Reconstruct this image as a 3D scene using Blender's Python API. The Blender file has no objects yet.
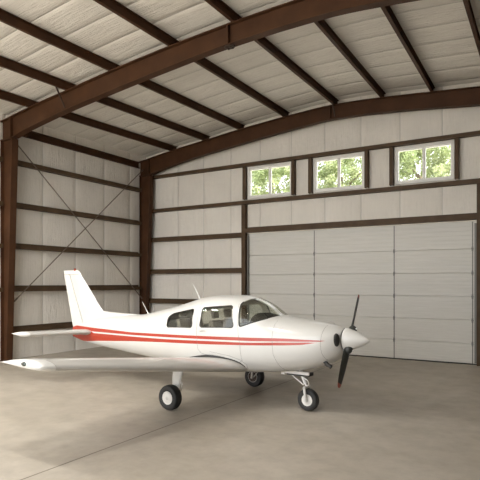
import bpy, bmesh, math, random
from mathutils import Vector, Matrix
random.seed(7)
SC = bpy.context.scene
COL = SC.collection
PI = math.pi

# ------------------------------------------------------------------ helpers
def lerp(a, b, t): return a + (b - a) * t

def interp(pts, x):
    """piecewise linear through (x, y) pairs"""
    if x <= pts[0][0]: return pts[0][1]
    for (x0, y0), (x1, y1) in zip(pts, pts[1:]):
        if x <= x1: return lerp(y0, y1, (x - x0) / (x1 - x0))
    return pts[-1][1]

def smooth_interp(xs, ys, x):
    """monotone cubic (Fritsch-Carlson)"""
    n = len(xs)
    if x <= xs[0]: return ys[0]
    if x >= xs[-1]: return ys[-1]
    d = [(ys[i+1]-ys[i])/(xs[i+1]-xs[i]) for i in range(n-1)]
    m = [d[0]] + [0 if d[i-1]*d[i] <= 0 else 2*d[i-1]*d[i]/(d[i-1]+d[i]) for i in range(1, n-1)] + [d[-1]]
    for i in range(n-1):
        if x <= xs[i+1]:
            hh = xs[i+1]-xs[i]; t = (x-xs[i])/hh
            return ((1+2*t)*(1-t)**2*ys[i] + t*(1-t)**2*hh*m[i] + t*t*(3-2*t)*ys[i+1] + t*t*(t-1)*hh*m[i+1])

class MB:
    """collects shapes into one mesh"""
    def __init__(s): s.v = []; s.f = []
    def add(s, vs, fs):
        o = len(s.v); s.v += [tuple(p) for p in vs]; s.f += [tuple(i+o for i in q) for q in fs]; return s
    def box(s, a, b):
        (x0,y0,z0),(x1,y1,z1) = a, b
        return s.add([(x0,y0,z0),(x1,y0,z0),(x1,y1,z0),(x0,y1,z0),(x0,y0,z1),(x1,y0,z1),(x1,y1,z1),(x0,y1,z1)],
                     [(0,3,2,1),(4,5,6,7),(0,1,5,4),(1,2,6,5),(2,3,7,6),(3,0,4,7)])
    def loft(s, rings, closed=True, caps=True):
        n = len(rings[0]); vs = [p for r in rings for p in r]; fs = []
        for i in range(len(rings)-1):
            for j in range(n if closed else n-1):
                k = (j+1) % n
                fs.append((i*n+j, i*n+k, (i+1)*n+k, (i+1)*n+j))
        if caps:
            fs.append(tuple(range(n-1, -1, -1))); fs.append(tuple(range((len(rings)-1)*n, len(rings)*n)))
        return s.add(vs, fs)
    def prism(s, poly, axis, a, b):
        """polygon of 2-D points extruded along axis: x:(y,z) y:(x,z) z:(x,y)"""
        def P(p, t): return {'x': (t,p[0],p[1]), 'y': (p[0],t,p[1]), 'z': (p[0],p[1],t)}[axis]
        return s.loft([[P(p,a) for p in poly], [P(p,b) for p in poly]])
    def tube(s, pts, r, n=10, caps=True):
        pts = [Vector(p) for p in pts]; rs = r if isinstance(r, (list, tuple)) else [r]*len(pts)
        rings = []; ref = None
        for i, p in enumerate(pts):
            t = (pts[min(i+1,len(pts)-1)] - pts[max(i-1,0)]).normalized()
            if ref is None: ref = Vector((0,0,1)) if abs(t.z) < .9 else Vector((1,0,0))
            u = t.cross(ref).normalized(); w = u.cross(t).normalized(); ref = w
            rings.append([tuple(p + (u*math.cos(2*PI*k/n) + w*math.sin(2*PI*k/n))*rs[i]) for k in range(n)])
        return s.loft(rings, caps=caps)
    def lathe(s, prof, c, axis='y', n=32):
        """profile (radius, along) around an axis through c"""
        rings = []
        for r, a in prof:
            ring = []
            for k in range(n):
                t = 2*PI*k/n; u, w = r*math.cos(t), r*math.sin(t)
                o = {'y': (u, a, w), 'x': (a, u, w), 'z': (u, w, a)}[axis]
                ring.append((c[0]+o[0], c[1]+o[1], c[2]+o[2]))
            rings.append(ring)
        return s.loft(rings)
    def sphere(s, c, r, n=16, m=10):
        rx = r if isinstance(r, (tuple, list)) else (r,r,r)
        rings = []
        for i in range(m+1):
            ph = PI*(i+.02)/(m+.04)
            rings.append([(c[0]+rx[0]*math.sin(ph)*math.cos(2*PI*k/n), c[1]+rx[1]*math.sin(ph)*math.sin(2*PI*k/n), c[2]+rx[2]*math.cos(ph)) for k in range(n)])
        return s.loft(rings)
    def mesh(s, name):
        me = bpy.data.meshes.new(name); me.from_pydata(s.v, [], s.f); me.update()
        b = bmesh.new(); b.from_mesh(me); bmesh.ops.recalc_face_normals(b, faces=b.faces); b.to_mesh(me); b.free()
        return me
    def build(s, name, mat, parent=None, smooth=None, bevel=None, subsurf=None):
        me = s.mesh(name); return link(name, me, mat, parent, smooth, bevel)

def link(name, me, mat, parent=None, smooth=None, bevel=None):
    o = bpy.data.objects.new(name, me); COL.objects.link(o)
    for m in (mat if isinstance(mat, list) else [mat]): me.materials.append(m)
    if parent: o.parent = parent
    if smooth:
        for p in me.polygons: p.use_smooth = True
        me.set_sharp_from_angle(angle=math.radians(smooth))
    if bevel:
        b = o.modifiers.new('bevel', 'BEVEL'); b.width = bevel; b.segments = 2; b.limit_method = 'ANGLE'
    return o

def thing(name, label, cat, loc=(0,0,0), rz=0, group=None):
    o = bpy.data.objects.new(name, None); COL.objects.link(o); o.empty_display_size = .2
    o.location = loc; o.rotation_euler = (0,0,rz); return tag(o, label, cat, group)
def tag(o, label, cat, group=None, kind='thing'):
    o['label'] = label; o['category'] = cat; o['kind'] = kind
    if group: o['group'] = group
    return o
def struct(o, label=None):
    o['kind'] = 'structure'
    if label: o['label'] = label
    return o

# ------------------------------------------------------------------ materials
def mat(name, col, rough=.5, metal=0., coat=0., spec=.5):
    m = bpy.data.materials.new(name); m.use_nodes = True
    b = m.node_tree.nodes['Principled BSDF']
    b.inputs['Base Color'].default_value = (*col, 1); b.inputs['Roughness'].default_value = rough
    b.inputs['Metallic'].default_value = metal; b.inputs['Coat Weight'].default_value = coat; b.inputs['Coat Roughness'].default_value = .08
    b.inputs['Specular IOR Level'].default_value = spec
    return m
class NT:
    def __init__(s, m): s.t = m.node_tree; s.b = s.t.nodes['Principled BSDF']
    def n(s, kind, **kw):
        x = s.t.nodes.new('ShaderNode'+kind)
        for k, v in kw.items(): setattr(x, k, v)
        return x
    def l(s, a, b): s.t.links.new(a, b)
    def math(s, op, a, b=None, c=None, clamp=False):
        x = s.n('Math', operation=op, use_clamp=clamp)
        for i, v in enumerate((a, b, c)):
            if v is None: continue
            if isinstance(v, (int, float)): x.inputs[i].default_value = v
            else: s.l(v, x.inputs[i])
        return x.outputs[0]
    def xyz(s, kind='Object'):
        tc = s.n('TexCoord'); sp = s.n('SeparateXYZ'); s.l(tc.outputs[kind], sp.inputs[0]); return tc.outputs[kind], sp.outputs
    def noise(s, vec, scale, detail=4, rough=.55, stretch=None):
        if stretch:
            mp = s.n('Mapping'); mp.inputs['Scale'].default_value = stretch; s.l(vec, mp.inputs[0]); vec = mp.outputs[0]
        x = s.n('TexNoise'); x.inputs['Scale'].default_value = scale; x.inputs['Detail'].default_value = detail; x.inputs['Roughness'].default_value = rough
        s.l(vec, x.inputs['Vector']); return x.outputs['Fac']
    def ramp(s, fac, stops):
        x = s.n('ValToRGB'); e = x.color_ramp.elements
        while len(e) < len(stops): e.new(.5)
        for k, (p, c) in zip(e, stops): k.position = p; k.color = (*c, 1) if len(c) == 3 else c
        s.l(fac, x.inputs[0]); return x.outputs[0]
    def mix(s, fac, a, b, blend='MIX'):
        x = s.n('Mix', data_type='RGBA', blend_type=blend)
        for i, v in ((0, fac), (6, a), (7, b)):
            if isinstance(v, (int, float)): x.inputs[i].default_value = v
            elif isinstance(v, tuple): x.inputs[i].default_value = (*v, 1)
            else: s.l(v, x.inputs[i])
        return x.outputs[2]
    def bump(s, height, strength, dist, normal=None):
        x = s.n('Bump'); x.inputs['Strength'].default_value = strength; x.inputs['Distance'].default_value = dist
        s.l(height, x.inputs['Height'])
        if normal: s.l(normal, x.inputs['Normal'])
        return x.outputs[0]

# steel primer
STEEL = mat('red_oxide_steel', (.10,.042,.020), .55, spec=.2)
t = NT(STEEL); vec, _ = t.xyz()
t.l(t.ramp(t.noise(vec, 2.2, 5), [(.3, (.050,.021,.009)), (.7, (.078,.034,.015))]), t.b.inputs['Base Color'])
GIRT = mat('brown_painted_girt', (.11,.062,.032), .55, spec=.2)
t = NT(GIRT); vec, _ = t.xyz()
t.l(t.ramp(t.noise(vec, 3, 5), [(.3, (.066,.040,.021)), (.7, (.10,.063,.035))]), t.b.inputs['Base Color'])

def insulation(name, along, pitch, offset, base, wrinkle):
    """white faced blanket: lapped seams every pitch, fine ribbing, wrinkles"""
    m = mat(name, base, .75, spec=.25); t = NT(m); vec, o = t.xyz()
    c = o[along]
    u = t.math('FRACT', t.math('DIVIDE', t.math('ADD', c, offset), pitch))
    dist = t.math('ABSOLUTE', t.math('SUBTRACT', u, .5))              # .5 at a seam
    t_seam = .5-.009/pitch
    seam = t.math('MULTIPLY', t.math('SUBTRACT', dist, t_seam), 1/(.5-t_seam), clamp=True)
    puff = t.math('SUBTRACT', 1, t.math('POWER', t.math('MULTIPLY', dist, 2), 6))
    big = t.noise(vec, 1.1, 4); 
    st = [1,1,1]; st[along] = 9 if wrinkle == 'fine' else 5
    for k in range(3):
        if k != along: st[k] = .5
    rib = t.noise(vec, 4.0, 5, .6, tuple(st))
    col = t.ramp(big, [(.25, tuple(x*.93 for x in base)), (.75, tuple(min(1, x*1.05) for x in base))])
    col = t.mix(t.math('MULTIPLY', t.math('SUBTRACT', rib, .35), .55, clamp=True), col, tuple(x*.82 for x in base))
    col = t.mix(t.math('MULTIPLY', seam, .85), col, tuple(x*.3 for x in base))
    t.l(col, t.b.inputs['Base Color'])
    hgt = t.math('ADD', t.math('MULTIPLY', rib, .5), t.math('MULTIPLY', puff, .9))
    hgt = t.math('ADD', hgt, t.math('MULTIPLY', t.noise(vec, 9, 3), .2))
    t.l(t.bump(hgt, .9, .05), t.b.inputs['Normal'])
    return m
WBASE = (.80,.76,.695)
INS_LEFT = insulation('insulation_left', 1, 1.27, -.34, WBASE, 'fine')
INS_BACK = insulation('insulation_back', 0, 1.15, .35, WBASE, 'fine')
INS_ROOF = insulation('insulation_roof', 1, .8, .3, (.82,.785,.72), 'wide')

CLAD = mat('bounce_cutting_cladding', (.13,.10,.075), .6)  # unseen walls coloured dark to keep bounced light off the wing
t = NT(CLAD); vec, o = t.xyz()
rb = t.math('MULTIPLY', t.math('SUBTRACT', t.math('ABSOLUTE', t.math('SUBTRACT', t.math('FRACT', t.math('MULTIPLY', t.math('ADD', o[0], o[1]), 3.3)), .5)), .36), 9, clamp=True)
t.l(t.bump(rb, .8, .03), t.b.inputs['Normal'])
t.l(t.ramp(t.noise(vec, .8, 5), [(.3, (.12,.09,.066)), (.7, (.15,.115,.086))]), t.b.inputs['Base Color'])
CONC = mat('polished_concrete', (.40,.34,.27), .42, spec=.45)
t = NT(CONC); vec, o = t.xyz()
c1 = t.ramp(t.noise(vec, .45, 6, .6), [(.3, (.345,.305,.25)), (.7, (.44,.395,.335))])
c2 = t.ramp(t.noise(vec, 3.2, 8, .65), [(.35, (.88,.87,.86)), (.62, (1.04,1.04,1.03))])
cc = t.mix(1., c1, c2, 'MULTIPLY')
vo = t.noise(vec, 1.2, 6, .7, (1, .35, 1))
cc = t.mix(t.math('MULTIPLY', t.math('SUBTRACT', vo, .55), 1.2, clamp=True), cc, (.28,.235,.185))
jl = t.math('LESS_THAN', t.math('ABSOLUTE', t.math('ADD', o[0], 5.1)), .012)
jl2 = t.math('LESS_THAN', t.math('ABSOLUTE', t.math('SUBTRACT', t.math('FRACT', t.math('DIVIDE', t.math('ADD', o[0], 5.1), 6.1)), .5)), -.1)
cc = t.mix(t.math('MULTIPLY', jl, .8), cc, (.09,.07,.05)); t.l(cc, t.b.inputs['Base Color'])
t.l(t.ramp(t.noise(vec, 1.7, 5), [(.3, (.36,)*3), (.75, (.55,)*3)]), t.b.inputs['Roughness'])
t.l(t.bump(t.noise(vec, 14, 5), .08, .02), t.b.inputs['Normal'])
APRON = mat('apron_concrete', (.50,.47,.42), .8)
t = NT(APRON); vec, _ = t.xyz(); t.l(t.ramp(t.noise(vec, .8, 6), [(.3, (.46,.43,.38)), (.7, (.54,.51,.46))]), t.b.inputs['Base Color'])

DOORM = mat('door_panel_paint', (.54,.525,.485), .5)
t = NT(DOORM); vec, o = t.xyz()
st = t.noise(vec, 5, 4, .6, (.25, 1, 9)); t.l(t.ramp(st, [(.3, (.60,.585,.54)), (.7, (.67,.655,.61))]), t.b.inputs['Base Color'])
STILE = mat('grey_hardware', (.20,.195,.18), .5, .3)
RUBBER_SEAL = mat('black_seal', (.02,.019,.018), .7)
WFRAME = mat('white_vinyl', (.78,.77,.73), .4)
GALV = mat('galvanised_rod', (.17,.13,.10), .5, .4)
DARKSTEEL = mat('bolt_steel', (.05,.03,.02), .5, .3)

# aeroplane
WHITE = mat('white_aircraft_paint', (.80,.785,.75), .28, coat=.5)
t = NT(WHITE); vec, _ = t.xyz(); t.l(t.ramp(t.noise(vec, 1.5, 4), [(.3, (.655,.645,.615)), (.7, (.695,.685,.655))]), t.b.inputs['Base Color'])
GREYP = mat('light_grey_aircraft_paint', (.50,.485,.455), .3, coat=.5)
RED = mat('red_aircraft_paint', (.52,.05,.025), .3, coat=.5)
TYRE = mat('tyre_rubber', (.022,.021,.020), .65)
HUB = mat('hub_paint', (.72,.70,.66), .45)
CHROME = mat('bright_metal', (.6,.58,.55), .3, .8)
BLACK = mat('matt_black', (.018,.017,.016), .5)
PROP = mat('propeller_black', (.03,.032,.028), .42)
TIPRED = mat('blade_tip_red', (.40,.11,.08), .5)
SEAT = mat('seat_fabric', (.26,.23,.19), .8)
PANELM = mat('glare_shield_black', (.025,.024,.023), .6)
CABIN = mat('cabin_lining', (.62,.59,.53), .8)
LINE = mat('panel_gap', (.16,.15,.14), .6)
BEACON = mat('red_lens', (.35,.06,.03), .25)
NAV = mat('nav_lens', (.02,.035,.03), .1, coat=.5)

def glass(name, tint, gloss=.12):
    m = bpy.data.materials.new(name); m.use_nodes = True; nt = m.node_tree; nt.nodes.clear()
    out = nt.nodes.new('ShaderNodeOutputMaterial'); mx = nt.nodes.new('ShaderNodeMixShader')
    tr = nt.nodes.new('ShaderNodeBsdfTransparent'); tr.inputs[0].default_value = (*tint, 1)
    gl = nt.nodes.new('ShaderNodeBsdfGlossy'); gl.inputs['Roughness'].default_value = .03; gl.inputs[0].default_value = (.9,.9,.9,1)
    lw = nt.nodes.new('ShaderNodeLayerWeight'); lw.inputs[0].default_value = .5
    pw = nt.nodes.new('ShaderNodeMath'); pw.operation = 'POWER'; pw.inputs[1].default_value = 5; nt.links.new(lw.outputs['Facing'], pw.inputs[0])
    fr = nt.nodes.new('ShaderNodeMath'); fr.operation = 'MULTIPLY_ADD'; fr.inputs[1].default_value = .75; fr.inputs[2].default_value = .035; nt.links.new(pw.outputs[0], fr.inputs[0])
    nt.links.new(fr.outputs[0], mx.inputs[0]); nt.links.new(tr.outputs[0], mx.inputs[1]); nt.links.new(gl.outputs[0], mx.inputs[2])
    nt.links.new(mx.outputs[0], out.inputs[0]); return m
TINT = glass('tinted_acrylic', (.90,.91,.88))
PANE = glass('window_glass', (.95,.96,.95))

LEAF = []
for i, c in enumerate(((.27,.31,.16), (.33,.37,.21), (.22,.27,.13))):
    m = mat('leaf_green_%d' % i, c, .6); t = NT(m); nt = m.node_tree
    tl = t.n('BsdfTranslucent'); tl.inputs[0].default_value = (c[0]*1.4, c[1]*1.4, c[2]*1.2, 1); ms = t.n('MixShader'); ms.inputs[0].default_value = .4
    t.l(t.b.outputs[0], ms.inputs[1]); t.l(tl.outputs[0], ms.inputs[2]); t.l(ms.outputs[0], nt.nodes['Material Output'].inputs[0]); LEAF.append(m)
BARK = mat('bark', (.13,.10,.07), .9)

# ------------------------------------------------------------------ room shell
XL, XR, YB, YF = -13.4, 4.0, 15.2, -2.0
MID = -4.7
TOP = [(-13.4,6.76),(-12.8,6.85),(-11.8,6.99),(-10.4,7.15),(-9,7.31),(-7.2,7.47),(-5.7,7.56),(-4.7,7.58)]
BOT = [(-12.9,6.22),(-12.4,6.34),(-10.6,6.63),(-9.6,6.75),(-7.5,6.98),(-5.7,7.13),(-4.7,7.15)]
def mirror(x): return x if x <= MID else 2*MID - x
def warp(x, y):
    u = min(1, max(0, (x+6.2)/3.4)); u = u*u*(3-2*u)
    return u*lerp(.07, -.11, (y-9.15)/5.73)
def top_z(x, y=9.15): return smooth_interp([p[0] for p in TOP], [p[1] for p in TOP], mirror(x)) + warp(x, y)
def bot_z(x, y=9.15): return smooth_interp([p[0] for p in BOT], [p[1] for p in BOT], mirror(x)) + warp(x, y)
PUR = .22
def deck_z(x, y=9.15): return top_z(x, y) + PUR + .03

mb = MB(); mb.box((XL, YF, -.1), (XR, YB+.1, 0)); struct(mb.build('floor', CONC))
mb = MB(); mb.box((-60, -70, -.25), (60, 70, -.101)); struct(mb.build('ground', APRON))

mb = MB(); xs = [XL-.3 + (XR-XL+.6)*i/60 for i in range(61)]
mb.loft([[(x, YF, deck_z(x, YF)), (x, YB+.4, deck_z(x, YB+.4)), (x, YB+.4, deck_z(x, YB+.4)+.12), (x, YF, deck_z(x, YF)+.12)] for x in xs])
struct(mb.build('ceiling', INS_ROOF, smooth=40))

mb = MB(); mb.box((XL-.15, YF, 0), (XL, YB+.15, deck_z(XL))); struct(mb.build('wall_left', INS_LEFT))
mb = MB(); mb.box((XR, YF, 0), (XR+.15, YB+.15, deck_z(XR))); struct(mb.build('wall_right', CLAD))

mb = MB(); mb.box((-1.6, YF-.15, 0), (XR+.15, YF, deck_z(XR, YF)-.02)); struct(mb.build('wall_front_light_block', CLAD))  # unseen wall added to block front daylight from the wing's leading edge

# back wall with three window openings and the door opening
WINS = [(-8.86,-7.20), (-6.47,-4.82), (-3.94,-2.33)]; WZ = (5.03, 6.10)
DOOR = (-8.87, -1.77, 3.88)
holes = [(a, b, WZ[0], WZ[1]) for a, b in WINS] + [(DOOR[0], DOOR[1], 0, DOOR[2])]
hx = sorted({XL, XR} | {v for h in holes for v in h[:2]} | {XL + .5*i for i in range(1, 35)})
mb = MB()
def cell(x0, x1, z0, z1):
    tz0 = [z0 if z0 is not None else deck_z(x, YB) for x in (x0, x1)]
    tz1 = [z1 if z1 is not None else deck_z(x, YB)+.02 for x in (x0, x1)]
    y0, y1 = YB, YB+.15
    mb.add([(x0,y0,tz0[0]),(x1,y0,tz0[1]),(x1,y1,tz0[1]),(x0,y1,tz0[0]),(x0,y0,tz1[0]),(x1,y0,tz1[1]),(x1,y1,tz1[1]),(x0,y1,tz1[0])],
           [(0,3,2,1),(4,5,6,7),(0,1,5,4),(1,2,6,5),(2,3,7,6),(3,0,4,7)])
for x0, x1 in zip(hx, hx[1:]):
    if x1 - x0 < 1e-6: continue
    zs = [(0, DOOR[2]), (DOOR[2], WZ[0]), (WZ[0], WZ[1]), (WZ[1], None)]
    for z0, z1 in zs:
        xm = (x0+x1)/2; zm = (z0 + (z1 or 9))/2
        if any(a < xm < b and c < zm < d for a, b, c, d in holes): continue
        cell(x0, x1, z0, z1)
struct(mb.build('wall_back', INS_BACK))

# ------------------------------------------------------------------ windows
def window(k, x0, x1):
    w = bpy.data.objects.new('window_%d' % k, None); COL.objects.link(w); w.location = (x0, YB-.03, WZ[0]); struct(w)
    W, H = x1-x0, WZ[1]-WZ[0]; y0, y1 = -.02, .12
    mb = MB()
    for a, b in (((0,y0,0),(.075,y1,H)), ((W-.075,y0,0),(W,y1,H)), ((.075,y0,0),(W-.075,y1,.085)), ((.075,y0,H-.085),(W-.075,y1,H))): mb.box(a, b)
    fr = mb.build('window_frame', WFRAME, w, bevel=.006)
    mb = MB(); mb.box((W/2-.018,y0+.01,.085),(W/2+.018,y1-.02,H-.085)); mb.build('mullion', WFRAME, w, bevel=.005)
    for a, b in ((.075, W/2-.018), (W/2+.018, W-.075)):
        s = MB()
        for p, q in (((a,.02,.085),(a+.025,.09,H-.085)), ((b-.025,.02,.085),(b,.09,H-.085)), ((a+.025,.02,.085),(b-.025,.09,.11)), ((a+.025,.02,H-.11),(b-.025,.09,H-.085))): s.box(p, q)
        so = s.build('sash', WFRAME, w)
        g = MB(); g.box((a+.025,.05,.11),(b-.025,.056,H-.11)); g.build('pane', PANE, so)
for k, (a, b) in enumerate(WINS): window(k+1, a, b)

# ------------------------------------------------------------------ overhead door
door = bpy.data.objects.new('door_1', None); COL.objects.link(door); door.location = ((DOOR[0]+DOOR[1])/2, YB+.02, 0); struct(door)
DX0, DX1 = DOOR[0]+.01 - door.location.x, DOOR[1]-.01 - door.location.x
rows = [.02, .56, 1.19, 1.83, 2.47, 3.12, 3.875]
seams = [DX0+.02, -6.46-door.location.x, -3.97-door.location.x, DX1-.10]
for z0, z1 in zip(rows, rows[1:]):
    prof = [(.05, z0), (.012, z0+.002), (.010, z0+.008), (-.004, z0+.018)]
    nr = 6; hh = (z1-z0-.036)/nr
    for i in range(nr):
        a = z0+.018+i*hh
        prof += [(-.004, a+.004), (-.006, a+hh*.25), (-.006, a+hh*.75), (-.004, a+hh-.006)]
        if i < nr-1: prof += [(.0025, a+hh-.002), (.0025, a+hh+.001)]
    prof += [(-.004, z1-.018), (.010, z1-.008), (.012, z1-.002), (.05, z1)]
    mb = MB(); mb.loft([[(x, y, z) for y, z in prof] for x in (DX0, DX1)])
    s = mb.build('door_section', DOORM, door)
    if z0 > .1:
        for x in seams:
            h = MB(); h.box((x-.022,-.024,z0-.06),(x+.022,-.007,z0+.06)); h.tube([(x-.03,-.028,z0),(x+.03,-.028,z0)], .012, 8)
            h.build('hinge', STILE, s)
for x in seams:
    mb = MB(); mb.box((x-.014,-.012,.03),(x+.014,-.004,3.85)); mb.build('stile', STILE, door)
mb = MB(); mb.box((DX0,-.012,0.0),(DX1,.05,.028)); mb.build('bottom_seal', RUBBER_SEAL, door)
for x, sx in ((DX0+.0, 1), (DX1, -1)):
    mb = MB(); mb.box((x-.01 if sx > 0 else x-.045,-.085,.05),(x+.045 if sx > 0 else x+.01,-.072,3.80)); mb.box((x-.008 if sx > 0 else x+.0,-.085,.05),(x-.0 if sx > 0 else x+.008,-.03,3.80))
    mb.build('track', STILE, door)

# ------------------------------------------------------------------ steel frame
def rafter(y, label, splices):
    hw = .10; n = 60; xs = [XL+.02 + (XR-XL-.04)*i/n for i in range(n+1)]
    root = thing('steel_rafter', label, 'roof beam', (MID, y, 0), 0, 'steel roof rafters')
    def zb(x): return max(bot_z(x, y), bot_z(x, y)) if XL+.45 < x < XR-.45 else bot_z(XL+.45, y)
    w = MB(); w.loft([[(x-MID,-.012,zb(x)+.02),(x-MID,.012,zb(x)+.02),(x-MID,.012,top_z(x, y)-.02),(x-MID,-.012,top_z(x, y)-.02)] for x in xs]); w.build('web', STEEL, root)
    for nm, fz in (('top_flange', lambda x: top_z(x, y)-.022), ('bottom_flange', lambda x: zb(x))):
        b = MB(); b.loft([[(x-MID,-hw,fz(x)),(x-MID,hw,fz(x)),(x-MID,hw,fz(x)+.022),(x-MID,-hw,fz(x)+.022)] for x in xs]); b.build(nm, STEEL, root)
    for x in splices:
        b = MB(); b.box((x-MID-.02,-hw,zb(x)+.021),(x-MID+.02,-.0125,top_z(x, y)-.023)); b.build('stiffener', STEEL, root)
    return root
YM, YE = 9.15, 14.88
main = rafter(YM, 'large brown steel rafter crossing overhead in mid ceiling', (XL+.47, -5.78, XR-.47))
rafter(YE, 'brown steel rafter arching along the top of the back wall', (XL+.47, -5.78, XR-.47))
# ridge bolt plate under the middle rafter
b = MB(); b.prism([(.13*math.cos(k*PI/4+PI/8), .09*math.sin(k*PI/4+PI/8)) for k in range(8)], 'z', bot_z(-5.78)-.03, bot_z(-5.78)-.001)
b.v = [(x-5.78-MID, y, z) for x, y, z in b.v]; b.build('splice_plate', DARKSTEEL, main)
for dx in (-.05,.05):
    for dy in (-.04,.04): MB().lathe([(.018,-.05),(.018,-.03)], (-5.78-MID+dx, dy, bot_z(-5.78)), 'z', 8).build('bolt', DARKSTEEL, main)

def column(y, label):
    root = thing('steel_column', label, 'column', (XL+.05, y, 0), 0, 'steel wall columns')
    hw = .10; zt = bot_z(XL+.45) - .003; x0, xb, xt = 0, .26, .52
    w = MB(); w.prism([(x0+.02,.025),(xb-.02,.025),(xt-.02,zt),(x0+.02,zt)], 'y', -.012, .012); w.build('web', STEEL, root)
    f = MB(); f.box((x0,-hw,.025),(x0+.02,hw,zt)); f.build('flange', STEEL, root)
    f = MB(); f.prism([(xb-.02,.025),(xb,.025),(xt,zt),(xt-.02,zt)], 'y', -hw, hw); f.build('flange', STEEL, root)
    f = MB(); f.box((x0-.0,-hw-.03,0),(xb+.05,hw+.03,.024)); f.build('base_plate', STEEL, root)
    f = MB()
    f.box((x0+.021,-hw,zt-.02),(xt-.01,-.0125,zt)); f.build('stiffener', STEEL, root)
column(YM, 'tapered brown steel column at the left edge of the hangar')
column(YE, 'brown steel column in the corner where the two walls meet')
# columns of the far right side
def purlin(x, label, name='roof_purlin'):
    z1 = PUR; w = .075; ya, yb = YF+.01, YB-.01
    prof = [(0,0),(w,0),(w,.02),(w-.01,.02),(w-.01,.01),(.01,.01),(.01,z1-.01),(.065,z1-.01),(.065,z1),(0,z1)]
    sk = {-11.89:-.37, -10.43:-.33, -9.0:-.20}.get(x, 0)           # the left purlins run slightly askew
    def dx(y): return sk*min(1.2, (15-y)/8)
    def zz(y): return max(top_z(x+dx(y)-.05, y), top_z(x+dx(y)+.05, y)) + .004
    ys = [ya, 2.6, YM-2, YM, YM+2, YE-1, yb]
    mb = MB(); mb.loft([[(p[0]-.035+dx(y), y, p[1]+zz(y)) for p in prof] for y in ys])
    o = mb.build(name, STEEL); o.location = (x, 0, 0); return tag(o, label, 'roof beam', 'roof purlins')
PX = [-11.89,-10.43,-9.0,-7.32,-5.66,-4.23,-2.86,-1.42,0.05,1.6,3.0]
PL = ['first brown roof purlin in from the left wall, above the eave strut','second brown roof purlin in from the left wall','third brown roof purlin from the left wall',
      'fourth roof purlin from the left wall, short of the ridge','brown roof purlin at the ridge, meeting the bolt plate on the middle rafter','first roof purlin right of the ridge','second roof purlin right of the ridge, above the right window',
      'roof purlin at the top right corner of the photo','fourth roof purlin right of the ridge, above the right end of the door','fifth roof purlin right of the ridge','last roof purlin before the right wall']
for x, l in list(zip(PX, PL))[:8]: purlin(x, l)
# eave strut
mb = MB(); z0 = 6.50
mb.prism([(0,z0),(.09,z0),(.09,z0+.02),(.012,z0+.02),(.012,z0+.2),(.09,z0+.2),(.09,z0+.22),(0,z0+.22)], 'y', YM+.115, YE-.115)
o = mb.build('eave_strut', STEEL); o.location = (XL+.02,0,0); tag(o, 'brown eave strut along the top of the left wall', 'roof beam')

GZ = .175
def girt_left(y0, y1, z, label, grp):
    h = GZ/2; mb = MB()
    mb.prism([(0,z+h),(.19,z+h),(.19,z+h-.03),(.178,z+h-.03),(.178,z+h-.012),(.012,z+h-.012),(.012,z-h+.012),(.178,z-h+.012),(.178,z-h+.1),(.19,z-h+.1),(.19,z-h),(0,z-h)][:0] or
             [(.0,z+h),(.012,z+h),(.012,z-h+.012),(.178,z-h+.012),(.178,z+h*.35),(.19,z+h*.35),(.19,z-h),(0,z-h)], 'y', y0, y1)
    o = mb.build('wall_girt', GIRT); o.location = (XL+.003,0,0); return tag(o, label, 'wall beam', grp)
def girt_back(x0, x1, z, label, hh=GZ):
    h = hh/2; mb = MB(); ys = YB-.004
    mb.prism([(ys,z+h),(ys-.012,z+h),(ys-.012,z-h+.012),(ys-.168,z-h+.012),(ys-.168,z+h*.35),(ys-.18,z+h*.35),(ys-.18,z-h),(ys,z-h)], 'x', x0, x1)
    o = mb.build('wall_girt', GIRT); return tag(o, label, 'wall beam', 'back wall girts')
GL = [.86, 2.04, 3.27, 4.46, 5.70]
LN = ['lowest brown girt on the left wall, near tailplane height','second girt up the left wall, level with the fin tip','middle girt on the left wall','second girt from the top of the left wall','top girt on the left wall, under the eave strut']
for z, l in zip(GL, LN): girt_left(YM+.11, YE-.11, z, l, 'left wall girts')
for z, l in zip(GL[1:], ['end of a girt left of the tapered column, level with the fin tip','end of a girt left of the tapered column, third from the top','end of a girt left of the tapered column, second from the top','topmost girt end left of the tapered column']):
    girt_left(YM-4.5, YM-.11, z, l, 'girts of the nearer left bay')
JW = .16
for z, l in ((1.53, 'lowest girt on the back wall, just above the fuselage'), (2.63, 'second girt up the back wall, left of the door'), (3.83, 'third girt up the back wall, level with the door top')):
    girt_back(XL+.05, DOOR[0]-JW-.012, z, l)
girt_back(XL+.05, XR-.02, 4.925, 'long brown girt running under the three windows', .145)
girt_back(XL+.05, XR-.02, 6.20, 'long brown girt running over the three windows', .145)
girt_back(DOOR[0]-.01, DOOR[1]+.01, 3.985, 'brown header girt over the overhead door', .19)

def post(x0, x1, z0, z1, label, name='window_post', grp='posts between the windows', cat='post'):
    mb = MB(); y1 = YB-.004; y0 = y1-.165
    mb.prism([(x0,y0),(x1,y0),(x1,y1),(x1-.012,y1),(x1-.012,y0+.012),(x0+.012,y0+.012),(x0+.012,y1),(x0,y1)], 'z', z0, z1)
    return tag(mb.build(name, GIRT), label, cat, grp)
post(DOOR[0]-JW, DOOR[0]-.012, 0, 4.835, 'brown door jamb post left of the overhead door', 'door_post', 'overhead door jambs')
post(DOOR[1]+.012, DOOR[1]+JW, 0, 4.835, 'brown door jamb post at the right end of the overhead door', 'door_post', 'overhead door jambs')
zA, zB = 5.012, 6.113
for x, w, l in ((-8.935,.10,'brown post on the left side of the left window'),(-7.13,.10,'brown post on the right side of the left window'),(-6.545,.10,'brown post on the left side of the middle window'),(-4.745,.10,'brown post on the right side of the middle window'),(-4.015,.10,'brown post on the left side of the right window'),(-2.255,.10,'brown post on the right side of the right window')):
    post(x-w/2, x+w/2, zA, zB, l)

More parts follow.
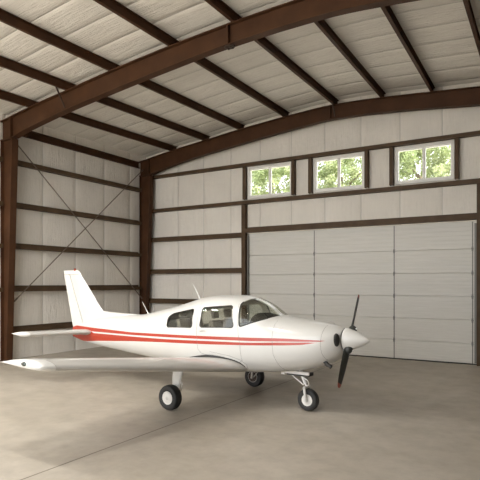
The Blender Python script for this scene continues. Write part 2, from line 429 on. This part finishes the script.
# brace rods on the left wall
def rod(p, q, label):
    mb = MB(); mb.tube([p, q], .016, 8); d = (Vector(q)-Vector(p)).normalized()
    o = mb.build('brace_rod', GALV, smooth=60)
    for e, s in ((p, 1), (q, -1)):
        b = MB(); e = Vector(e); b.tube([e + d*s*.02, e + d*s*.16], .028, 8); b.build('turnbuckle', GALV, o, smooth=60)
    tag(o, label, 'brace rod', 'crossed brace rods on the left wall')
rod((XL+.235, 9.30, 6.30), (XL+.235, 14.72, 1.62), 'brace rod falling from the tapered column top towards the corner')
rod((XL+.275, 14.72, 6.42), (XL+.275, 9.30, 1.66), 'brace rod falling from the corner column top to the tapered column')

# flange braces from purlin to rafter
def fbrace(x, y, dy, label):
    mb = MB(); e = .105 if dy > 0 else -.105; p = (x, y+dy, top_z(x, y)-.012); q = (x, y+e+math.copysign(.02, dy), bot_z(x, y)+.04)
    mb.tube([p, q], .022, 6); tag(mb.build('flange_brace', DARKSTEEL), label, 'brace', 'flange braces')
fbrace(-10.66, YM, -.40, 'small angled brace from the second purlin to the middle rafter')
fbrace(-5.60, YE, -.33, 'small angled brace from a purlin to the back rafter')

# ------------------------------------------------------------------ aeroplane
ca, sa = math.cos(math.radians(31.14)), math.sin(math.radians(31.14))
OX, OD, TH = -.4328, 10.087, math.radians(35.163)
PL_ = (OX*ca - OD*sa, OX*sa + OD*ca, 0)
plane = thing('airplane', 'white single-engine low-wing airplane with red stripes parked on the concrete floor', 'airplane', PL_, math.radians(31.14)-TH)

#         x     zb    zt    hw    zc    nu   nl
ST = [(-4.42, .905,1.145,.030,1.05, 2.0, 2.0),
      (-4.0 , .815,1.26 ,.085,1.06, 2.0, 2.0),
      (-3.3 , .738,1.41 ,.160,1.08, 2.0, 2.1),
      (-2.7 , .690,1.47 ,.245,1.09, 2.1, 2.2),
      (-2.0 , .640,1.525,.350,1.10, 2.2, 2.3),
      (-1.45, .610,1.63 ,.440,1.11, 2.3, 2.4),
      (-.97 , .585,1.73 ,.505,1.12, 2.5, 2.5),
      (-.53 , .570,1.84 ,.545,1.13, 2.7, 2.6),
      (-.19 , .565,1.925,.565,1.14, 2.8, 2.7),
      (.13  , .562,1.965,.575,1.14, 2.8, 2.7),
      (.53  , .565,1.975,.578,1.14, 2.8, 2.7),
      (.79  , .575,1.955,.576,1.14, 2.8, 2.7),
      (1.01 , .588,1.90 ,.572,1.14, 2.8, 2.7),
      (1.19 , .604,1.815,.564,1.14, 2.7, 2.6),
      (1.33 , .618,1.725,.556,1.145,2.6, 2.6),
      (1.44 , .630,1.645,.548,1.15, 2.6, 2.6),
      (1.55 , .645,1.612,.538,1.15, 2.6, 2.5),
      (1.81 , .685,1.585,.515,1.16, 2.5, 2.4),
      (2.13 , .755,1.55 ,.465,1.18, 2.4, 2.3),
      (2.35 , .830,1.52 ,.405,1.21, 2.3, 2.2),
      (2.50 , .910,1.492,.335,1.24, 2.2, 2.1),
      (2.60 , .995,1.468,.262,1.26, 2.1, 2.0),
      (2.645,1.060,1.452,.210,1.265,2.0, 2.0)]
SX = [s[0] for s in ST]
def S(k, x): return smooth_interp(SX, [s[k] for s in ST], x)
def surf_y(x, z, inset=0):
    zb, zt, hw, zc, nu, nl = (S(k, x) for k in range(1, 7))
    t = (z-zc)/((zt-zc) if z > zc else (zc-zb)); n = nu if z > zc else nl
    return hw*max(0, 1-abs(t)**n)**(1/n) - inset
def section(x, inset=0, n=56):
    zb, zt, hw, zc, nu, nl = (S(k, x) for k in range(1, 7))
    out = []
    for k in range(n):
        a = 2*PI*k/n; c, s = math.cos(a), math.sin(a); e = nu if s >= 0 else nl
        hh = (zt-zc if s >= 0 else zc-zb)
        out.append((x, (hw-inset)*math.copysign(abs(c)**(2/e), c), zc + (hh-inset)*math.copysign(abs(s)**(2/e), s)))
    return out
def xs_range(a, b, d):
    n = max(1, round((b-a)/d)); return [a+(b-a)*i/n for i in range(n+1)]

# paint: white with two red stripes that follow the side profile
PAINT = WHITE.copy(); PAINT.name = 'white_paint_red_stripes'
t = NT(PAINT); _, o = t.xyz()
def curve(pts):
    fc = t.n('FloatCurve'); c = fc.mapping.curves[0]
    P = [((x+4.6)/7.4, (z-.7)/.8) for x, z in pts]
    while len(c.points) < len(P): c.points.new(.5, .5)
    for q, p in zip(c.points, P): q.location = p; q.handle_type = 'VECTOR'
    fc.mapping.update()
    t.l(t.math('DIVIDE', t.math('ADD', o[0], 4.6), 7.4), fc.inputs['Value'])
    return t.math('ADD', t.math('MULTIPLY', fc.outputs[0], .8), .7)
UT = curve([(-4.6,1.172),(-4.23,1.18),(-3.45,1.165),(-2.05,1.16),(-.95,1.195),(.26,1.230),(1.14,1.258),(1.8,1.278),(2.28,1.272),(2.45,1.268),(2.8,1.25)])
UB = curve([(-4.6,1.075),(-3.55,1.078),(-2.0,1.105),(-.93,1.138),(.26,1.174),(1.14,1.197),(1.55,1.216),(2.0,1.235),(2.38,1.252),(2.46,1.268),(2.8,1.26)])
LT = curve([(-4.6,1.075),(-3.60,1.077),(-3.5,1.045),(-2.0,1.072),(-.93,1.10),(.26,1.142),(1.14,1.168),(1.55,1.197),(2.2,1.232),(2.36,1.236),(2.8,1.23)])
LB = curve([(-4.6,.80),(-3.83,.83),(-3.4,.87),(-2.0,.975),(-.93,1.035),(.26,1.082),(1.14,1.124),(1.75,1.160),(2.1,1.188),(2.36,1.237),(2.8,1.25)])
def band(lo, hi): return t.math('MULTIPLY', t.math('GREATER_THAN', o[2], lo), t.math('LESS_THAN', o[2], hi))
msk = t.math('MAXIMUM', band(UB, UT), band(LB, LT))
old = t.b.inputs['Base Color'].links[0].from_socket
t.l(t.mix(msk, old, (.42,.030,.010)), t.b.inputs['Base Color'])

def rounded(poly, r, n=4):
    out = []; m = len(poly)
    for i in range(m):
        p0, p, p1 = Vector(poly[i-1]), Vector(poly[i]), Vector(poly[(i+1) % m])
        rr = min(r, (p0-p).length*.45, (p1-p).length*.45)
        a = p + (p0-p).normalized()*rr; b = p + (p1-p).normalized()*rr
        for k in range(n+1):
            u = k/n; q = a*(1-u)**2 + p*2*u*(1-u) + b*u*u; out.append((q.x, q.y))
    return out
W_REAR = [(-.875,1.335),(-.885,1.53),(-.76,1.605),(-.19,1.715),(-.18,1.365)]
W_DOOR = [(.01,1.38),(.02,1.742),(.69,1.80),(.79,1.412)]
W_FRONT = [(.83,1.84),(.905,1.43),(1.16,1.515),(1.43,1.60),(1.60,1.70),(1.45,1.95),(1.2,2.1),(1.03,2.05),(.93,1.915)]
sidew = [(rounded(W_REAR, .06), .1), (rounded(W_DOOR, .06), .1), (rounded(W_FRONT, .05, 3), .045)]
def prisms():
    for poly, ymin in sidew:
        for s in (-1, 1): yield ('y', poly, s*ymin, s*1.0)
def loftmesh(inset, a=SX[0], b=SX[-1], d=.05):
    mb = MB(); mb.loft([section(x, inset) for x in xs_range(a, b, d)]); return mb.mesh('shell')
def evaluated(o):
    dg = bpy.context.evaluated_depsgraph_get(); me = bpy.data.meshes.new_from_object(o.evaluated_get(dg)); return me
def temp(me): o = bpy.data.objects.new('temp', me); COL.objects.link(o); return o
def wipe(*os):
    for o in os: bpy.data.objects.remove(o, do_unlink=True)
cut = [temp(MB().prism(p, ax, a, b).mesh('c')) for ax, p, a, b in prisms()]
outer = loftmesh(0); outer.materials.append(PAINT); outer.materials.append(CABIN)
fo = temp(outer)
inner = loftmesh(.03, -1.9, 1.75, .06); io = temp(inner); inner.materials.append(CABIN); inner.materials.append(CABIN)
md = fo.modifiers.new('i', 'BOOLEAN'); md.operation = 'DIFFERENCE'; md.object = io; md.solver = 'EXACT'; md.material_mode = 'TRANSFER'
for c in cut:
    md = fo.modifiers.new('b', 'BOOLEAN'); md.operation = 'DIFFERENCE'; md.object = c; md.solver = 'EXACT'; md.use_self = False
fme = evaluated(fo); fme.name = 'fuselage'; wipe(fo)
fus = bpy.data.objects.new('fuselage', fme); COL.objects.link(fus); fus.parent = plane
for p in fme.polygons: p.use_smooth = True
fme.set_sharp_from_angle(angle=math.radians(35))
# glazing: each pane is a thin piece of a slightly inset skin
gl_out, gl_in = temp(loftmesh(.008, -1.9, 1.75, .06)), temp(loftmesh(.014, -1.95, 1.8, .06))
md = gl_out.modifiers.new('i', 'BOOLEAN'); md.operation = 'DIFFERENCE'; md.object = gl_in; md.solver = 'EXACT'
shell = temp(evaluated(gl_out)); wipe(gl_out, gl_in)
NAMES = ['rear_side_window','rear_side_window','door_window','door_window','windshield','windshield']
for c, nm in zip(cut, NAMES):
    q = temp(shell.data.copy()); md = q.modifiers.new('x', 'BOOLEAN'); md.operation = 'INTERSECT'; md.object = c; md.solver = 'EXACT'
    me = evaluated(q); me.name = nm; wipe(q); me.materials.clear()
    link(nm, me, TINT, fus, smooth=35)
wipe(shell, io, *cut)
# dark rubber seal round every side window
for poly, ymin in sidew[:2]:
    for s in (-1, 1):
        pts = [(x, s*(surf_y(x, z)-.001), z) for x, z in poly]; pts.append(pts[0])
        mb = MB(); mb.tube(pts, .0075, 6); mb.build('window_seal', RUBBER_SEAL, fus, smooth=60)

def seam(pts, name, r=.0024, m=None, side=(-1,), dense=6):
    for s in side:
        out = []
        for (x0, z0), (x1, z1) in zip(pts, pts[1:]):
            for k in range(dense): u = k/dense; x, z = lerp(x0,x1,u), lerp(z0,z1,u); out.append((x, s*surf_y(x, z), z))
        x, z = pts[-1]; out.append((x, s*surf_y(x, z), z))
        mb = MB(); mb.tube(out, r, 6); mb.build(name, m or LINE, fus, smooth=60)
seam([(-.06,1.82),(-.06,1.3),(-.03,.98),(.05,.90),(.4,.86),(.88,.80),(.95,.84),(.93,1.1),(.875,1.42),(.80,1.83)], 'door_gap')
seam([(1.39,1.588),(1.16,1.515),(.94,1.44),(.91,1.445),(.895,1.48),(.838,1.82),(.86,1.86)], 'windshield_seal', .009, RUBBER_SEAL, (-1,1))
seam([(.25,.95),(.7,.905),(.93,.845),(1.02,.765),(1.0,.69),(.9,.64)], 'fillet_gap')
seam([(1.55,1.60),(1.56,1.3),(1.58,1.0),(1.66,.75),(1.72,.70)], 'cowl_gap', side=(-1,1))
seam([(2.40,1.50),(2.395,1.35),(2.39,1.2),(2.40,1.05),(2.44,.93)], 'nose_ring_gap', side=(-1,1))
mb = MB(); x0, z0 = .03, 1.315
mb.tube([(x0, -surf_y(x0,z0)-.012, z0), (x0+.13, -surf_y(x0+.13,z0+.005)-.012, z0+.005)], .009, 8); mb.sphere((x0,-surf_y(x0,z0)-.004,z0), .012, 8, 6)
mb.build('door_handle', CHROME, fus, smooth=60)
# engine air inlets at the nose
for s in (-1, 1):
    mb = MB(); rings = []
    cx, cz = 2.61, 1.28; cy = surf_y(cx, cz)
    nrm = Vector((.70, s*.71, -.02)).normalized(); tu = nrm.cross(Vector((0,0,1))).normalized(); tv = Vector((0,0,1))
    for r, dd in ((1.1,-.02),(1.06,.014),(.95,.02),(.5,.021)):
        rings.append([tuple(Vector((cx, s*cy, cz)) + nrm*dd + tu*(.046*r*math.cos(2*PI*k/24)) + tv*(.098*r*math.sin(2*PI*k/24))) for k in range(24)])
    mb.loft(rings); mb.build('air_inlet', BLACK, fus, smooth=50)
mb = MB(); mb.tube([(2.36,-.20,.93),(2.44,-.22,.86),(2.50,-.22,.83)], .034, 12); mb.build('exhaust_pipe', BLACK, plane, smooth=60)

# spinner and propeller
HX, HZ = 2.72, 1.275
mb = MB(); prof = [(.184,2.662),(.188,2.675),(.178,2.72),(.158,2.79),(.130,2.87),(.098,2.94),(.064,3.00),(.028,3.05),(.006,3.07)]
mb.lathe([(r, x) for r, x in prof], (0,0,HZ), 'x', 40); spn = mb.build('spinner', WHITE, plane, smooth=40)
mb = MB(); mb.lathe([(.180,2.640),(.180,2.664)], (0,0,HZ), 'x', 40); mb.build('back_plate', BLACK, spn, smooth=40)
prop = bpy.data.objects.new('propeller', None); COL.objects.link(prop); prop.parent = plane; prop.location = (HX, 0, HZ); prop.rotation_euler = (math.radians(-29.7), 0, 0)
def blade(sgn):
    def ring(r, chord, thick, tw):
        out = []
        for k in range(16):
            a = 2*PI*k/16; u, w = chord/2*math.cos(a), thick/2*math.sin(a)
            x = w*math.cos(tw) - u*math.sin(tw)*sgn; y = u*math.cos(tw)*1 + w*math.sin(tw)*sgn
            out.append((x, y, sgn*r))
        return out
    st = [(.10,.10,.06,.6),(.17,.11,.055,.55),(.21,.125,.048,.5),(.32,.145,.034,.38),(.5,.15,.024,.25),(.66,.135,.017,.18),(.765,.11,.013,.15)]
    tip = [(.765,.11,.013,.15),(.80,.09,.012,.15),(.825,.06,.009,.15),(.835,.02,.005,.15)]
    mb = MB(); mb.loft([ring(*s) for s in st]); bo = mb.build('blade', PROP, prop, smooth=50)
    mb = MB(); mb.loft([ring(*s) for s in tip]); mb.build('blade_tip', TIPRED, bo, smooth=50)
    mb = MB(); mb.sphere((.022,0,sgn*.165),(.072,.068,.085), 20, 14); mb.build('blade_root', PROP, bo, smooth=50)
    mb = MB(); mb.lathe([(.016,-.01),(.016,.02)], (.088, -sgn*.02, sgn*.185), 'x', 10); mb.build('root_bolt', CHROME, bo, smooth=50)
blade(1); blade(-1)

# wings
def af(n=18):
    """aerofoil ring, unit chord, x from 0 (leading) to 1"""
    def th(x): return 5*.15*(.2969*math.sqrt(x) - .126*x - .3516*x*x + .2843*x**3 - .1036*x**4)
    def cm(x): return .02*(2*.4*x-x*x)/.16 if x < .4 else .02*((1-.8)+.8*x-x*x)/.36
    xs = [(1-math.cos(PI*k/n))/2 for k in range(n+1)]
    up = [(x, cm(x)+th(x)) for x in reversed(xs)]; lo = [(x, cm(x)-th(x)*.92) for x in xs[1:-1]]
    return up + lo
AF = af()
def wle(y): return .96-(y-.6)*.1139
def wte(y): return -.62+(y-.6)*.0667
def wz(y): return .645+.125*y
def wring(y, s, k=1., inset=0.):
    le, te = wle(y)-inset, wte(y)+inset*.6; c = le-te
    return [(le-u*c, s*y, wz(y)+w*c*k-.01) for u, w in AF]
def wing(s, side):
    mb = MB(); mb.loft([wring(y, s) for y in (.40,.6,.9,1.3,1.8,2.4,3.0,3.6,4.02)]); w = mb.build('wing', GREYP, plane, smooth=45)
    mb = MB(); mb.loft([wring(4.025, s, 1), wring(4.12, s, 1.0), wring(4.17, s, .96, .006), wring(4.205, s, .84, .02), wring(4.225, s, .58, .045), wring(4.23, s, .25, .09)]); tp = mb.build('wing_tip', WHITE, w, smooth=50)
    yy = 4.19; cx = wle(yy)-.36
    mb = MB(); mb.sphere((cx, s*(yy+.022), wz(yy)+.012), (.075,.028,.034), 16, 10); mb.build('navigation_light', NAV, tp, smooth=60)
    # black strip where the wing meets the body, thickest near mid chord
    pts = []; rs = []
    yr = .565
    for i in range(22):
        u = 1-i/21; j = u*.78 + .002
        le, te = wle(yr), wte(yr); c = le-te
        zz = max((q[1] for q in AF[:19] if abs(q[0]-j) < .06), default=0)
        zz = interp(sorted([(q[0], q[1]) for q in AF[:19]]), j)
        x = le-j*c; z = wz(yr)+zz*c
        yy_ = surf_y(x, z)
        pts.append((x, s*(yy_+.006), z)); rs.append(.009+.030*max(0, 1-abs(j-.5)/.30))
    mb = MB(); mb.tube(pts, rs, 10); mb.build('root_strip', BLACK, w, smooth=60)
    for x, y in ((-.15,1.62),(-.2,1.12),(-.2,.92)):
        mb = MB(); mb.tube([(x, s*y, wz(y)-.06), (x-.01, s*y, wz(y)-.13)], [.03,.018], 8); mb.sphere((x-.01, s*y, wz(y)-.135), .022, 10, 6); mb.build('flap_bracket', HUB, w, smooth=50)
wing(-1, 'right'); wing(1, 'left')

# tail
def foil(le, te, t, place):
    c = le-te; n = 10
    xs = [(1-math.cos(PI*k/n))/2 for k in range(n+1)]
    def th(x): return 5*t*(.2969*math.sqrt(x) - .126*x - .3516*x*x + .2843*x**3 - .1036*x**4)
    up = [(le-x*c, th(x)*1) for x in reversed(xs)]; lo = [(le-x*c, -th(x)) for x in xs[1:-1]]
    return [place(x, w) for x, w in up + lo]
FIN_LE = [(1.30,-2.9),(1.45,-3.12),(1.55,-3.31),(1.68,-3.47),(1.9,-3.66),(2.2,-3.93),(2.40,-4.12),(2.47,-4.17),(2.505,-4.25)]
def fte(z): return -4.43 - (z-1.15)*.2727
def hinge(z): return -4.02 - (z-1.2)*.458*.97
FT = [(.9, .13), (1.5, .105), (2.4, .06), (2.505, .05)]
fin = MB(); rings = []
for z in (1.18,1.3,1.42,1.5,1.57,1.65,1.75,1.9,2.1,2.3,2.40):
    rings.append(foil(interp(FIN_LE, z), hinge(z), interp(FT, z)/max(.4,(interp(FIN_LE,z)-hinge(z)))*.5, lambda x, w, z=z: (x, w, z)))
fo = MB().loft(rings).build('vertical_fin', WHITE, plane, smooth=50)
def rud(z, a=None):
    h, e = hinge(z)-.008, fte(z); w = interp(FT, z)*.22
    return [(h, w, z), (h, -w, z), (e, -.006, z), (e, .006, z)]
MB().loft([rud(z) for z in (1.13,1.4,1.8,2.2,2.40)]).build('rudder', WHITE, plane)
MB().loft([foil(interp(FIN_LE, z), fte(z), interp(FT, z)/.65*k*.5, lambda x, w, z=z: (x, w, z)) for z, k in ((2.408,1),(2.45,.95),(2.485,.7),(2.505,.3))]).build('fin_cap', WHITE, fo, smooth=50)
MB().lathe([(.022,2.49),(.026,2.515),(.022,2.545),(.008,2.562)], (-4.36,0,0), 'z', 14).build('beacon', BEACON, fo, smooth=60)
# dorsal fairing in front of the fin
MB().loft([[(x, -w, S(2,x)-.04), (x, w, S(2,x)-.04), (x, w*.55, lerp(S(2,x)-.03, hz, .75)), (x, .004, hz), (x, -.004, hz), (x, -w*.55, lerp(S(2,x)-.03, hz, .75))]
   for x, w, hz in ((-3.36,.06,1.56),(-3.1,.065,1.54),(-2.7,.06,1.527),(-2.4,.05,1.52),(-2.1,.03,1.515))]).build('dorsal_fairing', WHITE, fo, smooth=60)
def stab(s):
    R = []
    def ring(y, k=1., ins=0.):
        le = lerp(-3.60,-3.93,(y-.1)/1.5)-ins; te = lerp(-4.30,-4.50,(y-.1)/1.5)+ins*.5
        return foil(le, te, .115*k, lambda x, w: (x, s*y, 1.06+.025*(y-.1)+w))
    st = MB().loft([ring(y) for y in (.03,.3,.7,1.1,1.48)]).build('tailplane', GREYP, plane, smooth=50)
    MB().loft([ring(1.483), ring(1.53,1,.01), ring(1.57,.85,.04), ring(1.595,.5,.10), ring(1.60,.15,.16)]).build('tailplane_tip', WHITE, st, smooth=50)
    mb = MB(); mb.tube([(-3.62, s*.16, 1.05), (-3.70, s*.17, 1.03), (-4.0, s*.13, 1.01), (-4.15, s*.11, 1.01)], [.02,.035,.03,.015], 10); mb.build('root_fairing', CHROME, st, smooth=60)
stab(-1); stab(1)

# whip aerials
for a, b, r in (((-1.86,0,1.52), (-2.06,0,1.79), .009), ((-.42,0,1.86), (-.635,0,2.185), .009)):
    MB().tube([a, tuple(lerp(p,q,.5) for p, q in zip(a,b)), b], [r*1.6, r, r*.6], 8).build('whip_antenna', WFRAME, plane, smooth=60)

# cabin furniture
MB().box((-1.5,-.36,.80),(1.5,.36,.83)).build('cabin_floor', CABIN, fus)
def arch(x, w, zt, z0=1.0):
    return [(x, -w, z0)] + [(x, -w*math.cos(PI*k/14), lerp(z0+.25, zt, math.sin(PI*k/14)**.7)) for k in range(15)] + [(x, w, z0)]
pn = MB().loft([arch(.95,.38,1.60), arch(.98,.41,1.655), arch(1.13,.41,1.665), arch(1.30,.37,1.63), arch(1.45,.34,1.55)]).build('instrument_panel', PANELM, fus, smooth=50)
for s in (-1, 1):
    MB().tube([(.93,s*.22,1.33),(.80,s*.22,1.34)], .012, 8).build('control_yoke', BLACK, pn)
    for xx in (.20, -.62):
        st = MB().prism(rounded([(xx-.05,.95),(xx+.42,.95),(xx+.42,1.08),(xx-.05,1.05)], .04), 'y', s*.04, s*.36).build('seat', SEAT, fus, bevel=.015)
        MB().prism(rounded([(xx-.05,1.06),(xx+.07,1.06),(xx-.06,1.50),(xx-.15,1.49)], .04), 'y', s*.05, s*.35).build('seat_back', SEAT, st, bevel=.02)
        MB().prism(rounded([(xx-.07,1.53),(xx-.13,1.53),(xx-.16,1.68),(xx-.09,1.69)], .025), 'y', s*.12, s*.28).build('headrest', SEAT, st, bevel=.02)

# landing gear
def wheel(parent, c, r, w, hub_out):
    h = w/2
    prof = [(r*.50,-h*.80),(r*.62,-h*.95),(r*.78,-h),(r*.92,-h*.86),(r*.985,-h*.55),(r,-h*.2),(r,h*.2),(r*.985,h*.55),(r*.92,h*.86),(r*.78,h),(r*.62,h*.95),(r*.50,h*.80)]
    prof2 = []
    for a in prof: prof2.append(a)
    ty = MB().lathe(prof2, c, 'y', 40).build('tyre', TYRE, parent, smooth=40)
    mb = MB(); mb.lathe([(.01,-h*.93),(r*.2,-h*.92),(r*.36,-h*.86),(r*.42,-h*.80),(r*.47,-h*.86),(r*.525,-h*.88),(r*.525,h*.88),(r*.47,h*.86),(r*.42,h*.80),(r*.36,h*.86),(r*.2,h*.92),(.01,h*.93)], c, 'y', 32)
    for k in range(6):
        a = 2*PI*k/6; s = hub_out; mb.lathe([(.009, s*h*.60),(.009, s*h*.84)], (c[0]+r*.32*math.cos(a), c[1], c[2]+r*.32*math.sin(a)), 'y', 8)
    hb = mb.build('wheel_hub', HUB, parent, smooth=30)
    MB().lathe([(r*.14, -h*.84),(r*.14,-h*1.0),(r*.08,-h*1.06)], c, 'y', 16).build('hub_cap', CHROME, hb, smooth=40)
def gear(s):
    g = bpy.data.objects.new('main_gear', None); COL.objects.link(g); g.parent = plane; g.location = (-.02, -1.32, 0) if s < 0 else (.05, 1.22, 0)
    wheel(g, (0, 0, .218), .218, .178, s)
    MB().lathe([(.03,-s*.085),(.105,-s*.085),(.105,-s*.068),(.03,-s*.068)], (0,0,.218), 'y', 28).build('brake_disc', DARKSTEEL, g, smooth=40)  # brake disc kept dark, with the inner hub's shade in its colour
    yi = -s*.115
    rings = []
    for z, x, c, w in ((.80,.09,.25,.085),(.66,.075,.235,.08),(.50,.045,.20,.07),(.37,.03,.165,.065)):
        rings.append([(x+c/2*math.cos(2*PI*k/20), yi*1.0 + w/2*math.sin(2*PI*k/20), z) for k in range(20)])
    MB().loft(rings).build('gear_leg', WHITE, g, smooth=50)
    MB().tube([(.03,yi,.40),(.01,yi,.213),(.005,yi,.19)], [.026,.03,.03], 12).build('oleo', CHROME, g, smooth=50)
    MB().tube([(.0,yi,.213),(.0,-s*.05,.213)], .022, 10).build('axle', CHROME, g, smooth=50)
    MB().tube([(.12,yi,.52),(.17,yi,.44),(.145,yi,.33),(.05,yi,.22)], .012, 8).build('torque_link', CHROME, g, smooth=50)
gear(-1); gear(1)
n = bpy.data.objects.new('nose_gear', None); COL.objects.link(n); n.parent = plane; n.location = (1.97,0,0)
wheel(n, (0,0,.192), .192, .135, -1)
MB().tube([(-.20,0,.80),(-.10,0,.56),(-.055,0,.46)], .034, 14).build('strut', WHITE, n, smooth=50)
MB().tube([(-.058,0,.47),(-.02,0,.40)], .026, 14).build('oleo', CHROME, n, smooth=50)
mb = MB(); mb.tube([(-.03,-.1,.405),(-.03,.1,.405)], .026, 10)
for s in (-1, 1): mb.tube([(-.03,s*.098,.41),(-.012,s*.10,.30),(0,s*.098,.192),(0,s*.098,.17)], [.026,.024,.024,.02], 10)
mb.tube([(0,-.1,.192),(0,.1,.192)], .014, 8); mb.build('fork', WHITE, n, smooth=50)
MB().tube([(-.16,-.03,.62),(.0,-.03,.53),(.03,-.03,.47),(-.02,-.03,.41)], .011, 8).build('torque_link', CHROME, n, smooth=50)
MB().tube([(-.42,-.02,.66),(-.08,-.02,.44)], .013, 8).build('drag_brace', CHROME, n, smooth=50)
mb = MB(); mb.box((-.46,-.10,.625),(.06,-.07,.675)); mb.box((-.48,-.105,.60),(-.41,-.07,.64)); mb.build('steering_bracket', HUB, n)
MB().box((-.38,-.085,.60),(.05,.09,.655)).build('gear_well_edge', BLACK, n)

# ------------------------------------------------------------------ fill lamps added over the front bay to even out the light
def lamp(x, y, label):
    zt = top_z(x, y); z = zt - .75
    r = thing('added_fill_lamp', label, 'lamp', (x, y, z), 0, 'added fill lamps over the front bay')
    MB().lathe([(.05,.30),(.06,.12),(.16,.06),(.235,-.14),(.24,-.16),(.225,-.14),(.15,.05),(.05,.10)], (0,0,0), 'z', 28).build('lamp_shade', STILE, r, smooth=40)
    MB().sphere((0,0,-.03), (.07,.07,.10), 16, 10).build('bulb', BULB, r, smooth=60)
    MB().tube([(0,0,.30),(0,0,zt-z+.05)], .012, 8).build('hanger', DARKSTEEL, r)
    l = bpy.data.lights.new('fill_light', 'AREA'); l.shape = 'DISK'; l.size = .42; l.energy = FILL_W; l.color = (1,.98,.93)
    o = bpy.data.objects.new('fill_light', l); COL.objects.link(o); o.parent = r; o.location = (0,0,-.165)
FILL_W = 34
BULB = mat('fill_bulb_glow', (.9,.9,.85)); BULB.node_tree.nodes['Principled BSDF'].inputs['Emission Color'].default_value = (1,.95,.87,1); BULB.node_tree.nodes['Principled BSDF'].inputs['Emission Strength'].default_value = 6
for x, l in ((-11.6,'added fill lamp over the front bay, beside the left wall'),(-10.7,'added fill lamp over the front bay, second from the left wall'),(-8.9,'added fill lamp over the front bay, third from the left wall'),(-6.5,'added fill lamp over the front bay, farthest from the left wall')):
    lamp(x, 4.0, l)

# ------------------------------------------------------------------ trees outside
def tree(x, y, zc, r, h, k, label):
    rt = thing('leafy_tree', label, 'tree', (x, y, -.1), 0, 'trees outside the windows')
    rnd = random.Random(31+k)
    mb = MB(); mb.tube([(0,0,0),(.08,0,zc*.4),(-.05,.05,zc*.75),(0,0,zc+.6)], [.24,.19,.13,.05], 10)
    for q in range(7):
        a = rnd.uniform(0,2*PI); z0 = rnd.uniform(zc*.55, zc); mb.tube([(0,0,z0),(r*.35*math.cos(a),r*.35*math.sin(a),z0+.6),(r*.75*math.cos(a),r*.75*math.sin(a),z0+1.0)], [.08,.05,.02], 6)
    mb.build('trunk', BARK, rt, smooth=60)
    vs, fs, mi = [], [], []
    for c in range(230):
        th, ph = rnd.uniform(0,2*PI), math.acos(rnd.uniform(-1,1)); rr = rnd.uniform(.25,1)**.6
        cx, cy, cz = r*rr*math.sin(ph)*math.cos(th), 1.5*r*rr*math.sin(ph)*math.sin(th), zc + h*rr*math.cos(ph)
        cr = rnd.uniform(.22,.42); m = rnd.randrange(3)
        for q in range(80):
            p = Vector((rnd.gauss(0,1), rnd.gauss(0,1), rnd.gauss(0,1))).normalized()*cr*rnd.uniform(.4,1)
            nrm = Vector((rnd.gauss(0,1), rnd.gauss(0,1), rnd.gauss(.6,1))).normalized(); u = nrm.orthogonal().normalized(); w = nrm.cross(u); sz = rnd.uniform(.04,.08)
            b = Vector((cx,cy,cz)) + p; o = len(vs)
            vs += [tuple(b-u*sz), tuple(b+w*sz*.6), tuple(b+u*sz), tuple(b-w*sz*.6)]; fs.append((o,o+1,o+2,o+3)); mi.append(m)
    me = bpy.data.meshes.new('foliage'); me.from_pydata(vs, [], fs); me.update()
    f = link('foliage', me, LEAF, rt)
    me.polygons.foreach_set('material_index', mi)
tree(-12.0, 23.0, 6.7, 1.55, 2.5, 0, 'leafy green tree outside behind the left window')
tree(-8.4, 23.0, 6.6, 1.5, 2.6, 1, 'leafy green tree outside behind the middle window')
tree(-4.7, 23.0, 6.7, 1.6, 2.5, 2, 'leafy green tree outside behind the right window')

# ------------------------------------------------------------------ light and camera
w = bpy.data.worlds.new('sky'); SC.world = w; w.use_nodes = True
bg = w.node_tree.nodes['Background']; bg.inputs[0].default_value = (.95,.97,1.0,1); bg.inputs[1].default_value = 1.0
sun = bpy.data.lights.new('sun', 'SUN'); sun.energy = 4.0; sun.angle = math.radians(1.5); sun.color = (1,.96,.89)
so = bpy.data.objects.new('sun', sun); COL.objects.link(so)
so.rotation_euler = Vector((-.57,.06,-.82)).to_track_quat('-Z','Y').to_euler(); so.location = (15,-10,20)

cam = bpy.data.cameras.new('camera'); co = bpy.data.objects.new('camera', cam); COL.objects.link(co)
co.location = (0,0,2.2); co.rotation_euler = (PI/2, 0, math.radians(31.14))
cam.sensor_width = 36; cam.lens = 520/480*36; cam.shift_y = 43/480; cam.clip_end = 300
SC.camera = co
vs = SC.view_settings
vs.view_transform = 'Standard'; vs.look = 'None'; vs.exposure = 2.0; vs.gamma = 1; vs.use_curve_mapping = False
SC.cycles.use_denoising = True; SC.cycles.max_bounces = 12; SC.cycles.diffuse_bounces = 8; SC.cycles.transparent_max_bounces = 16
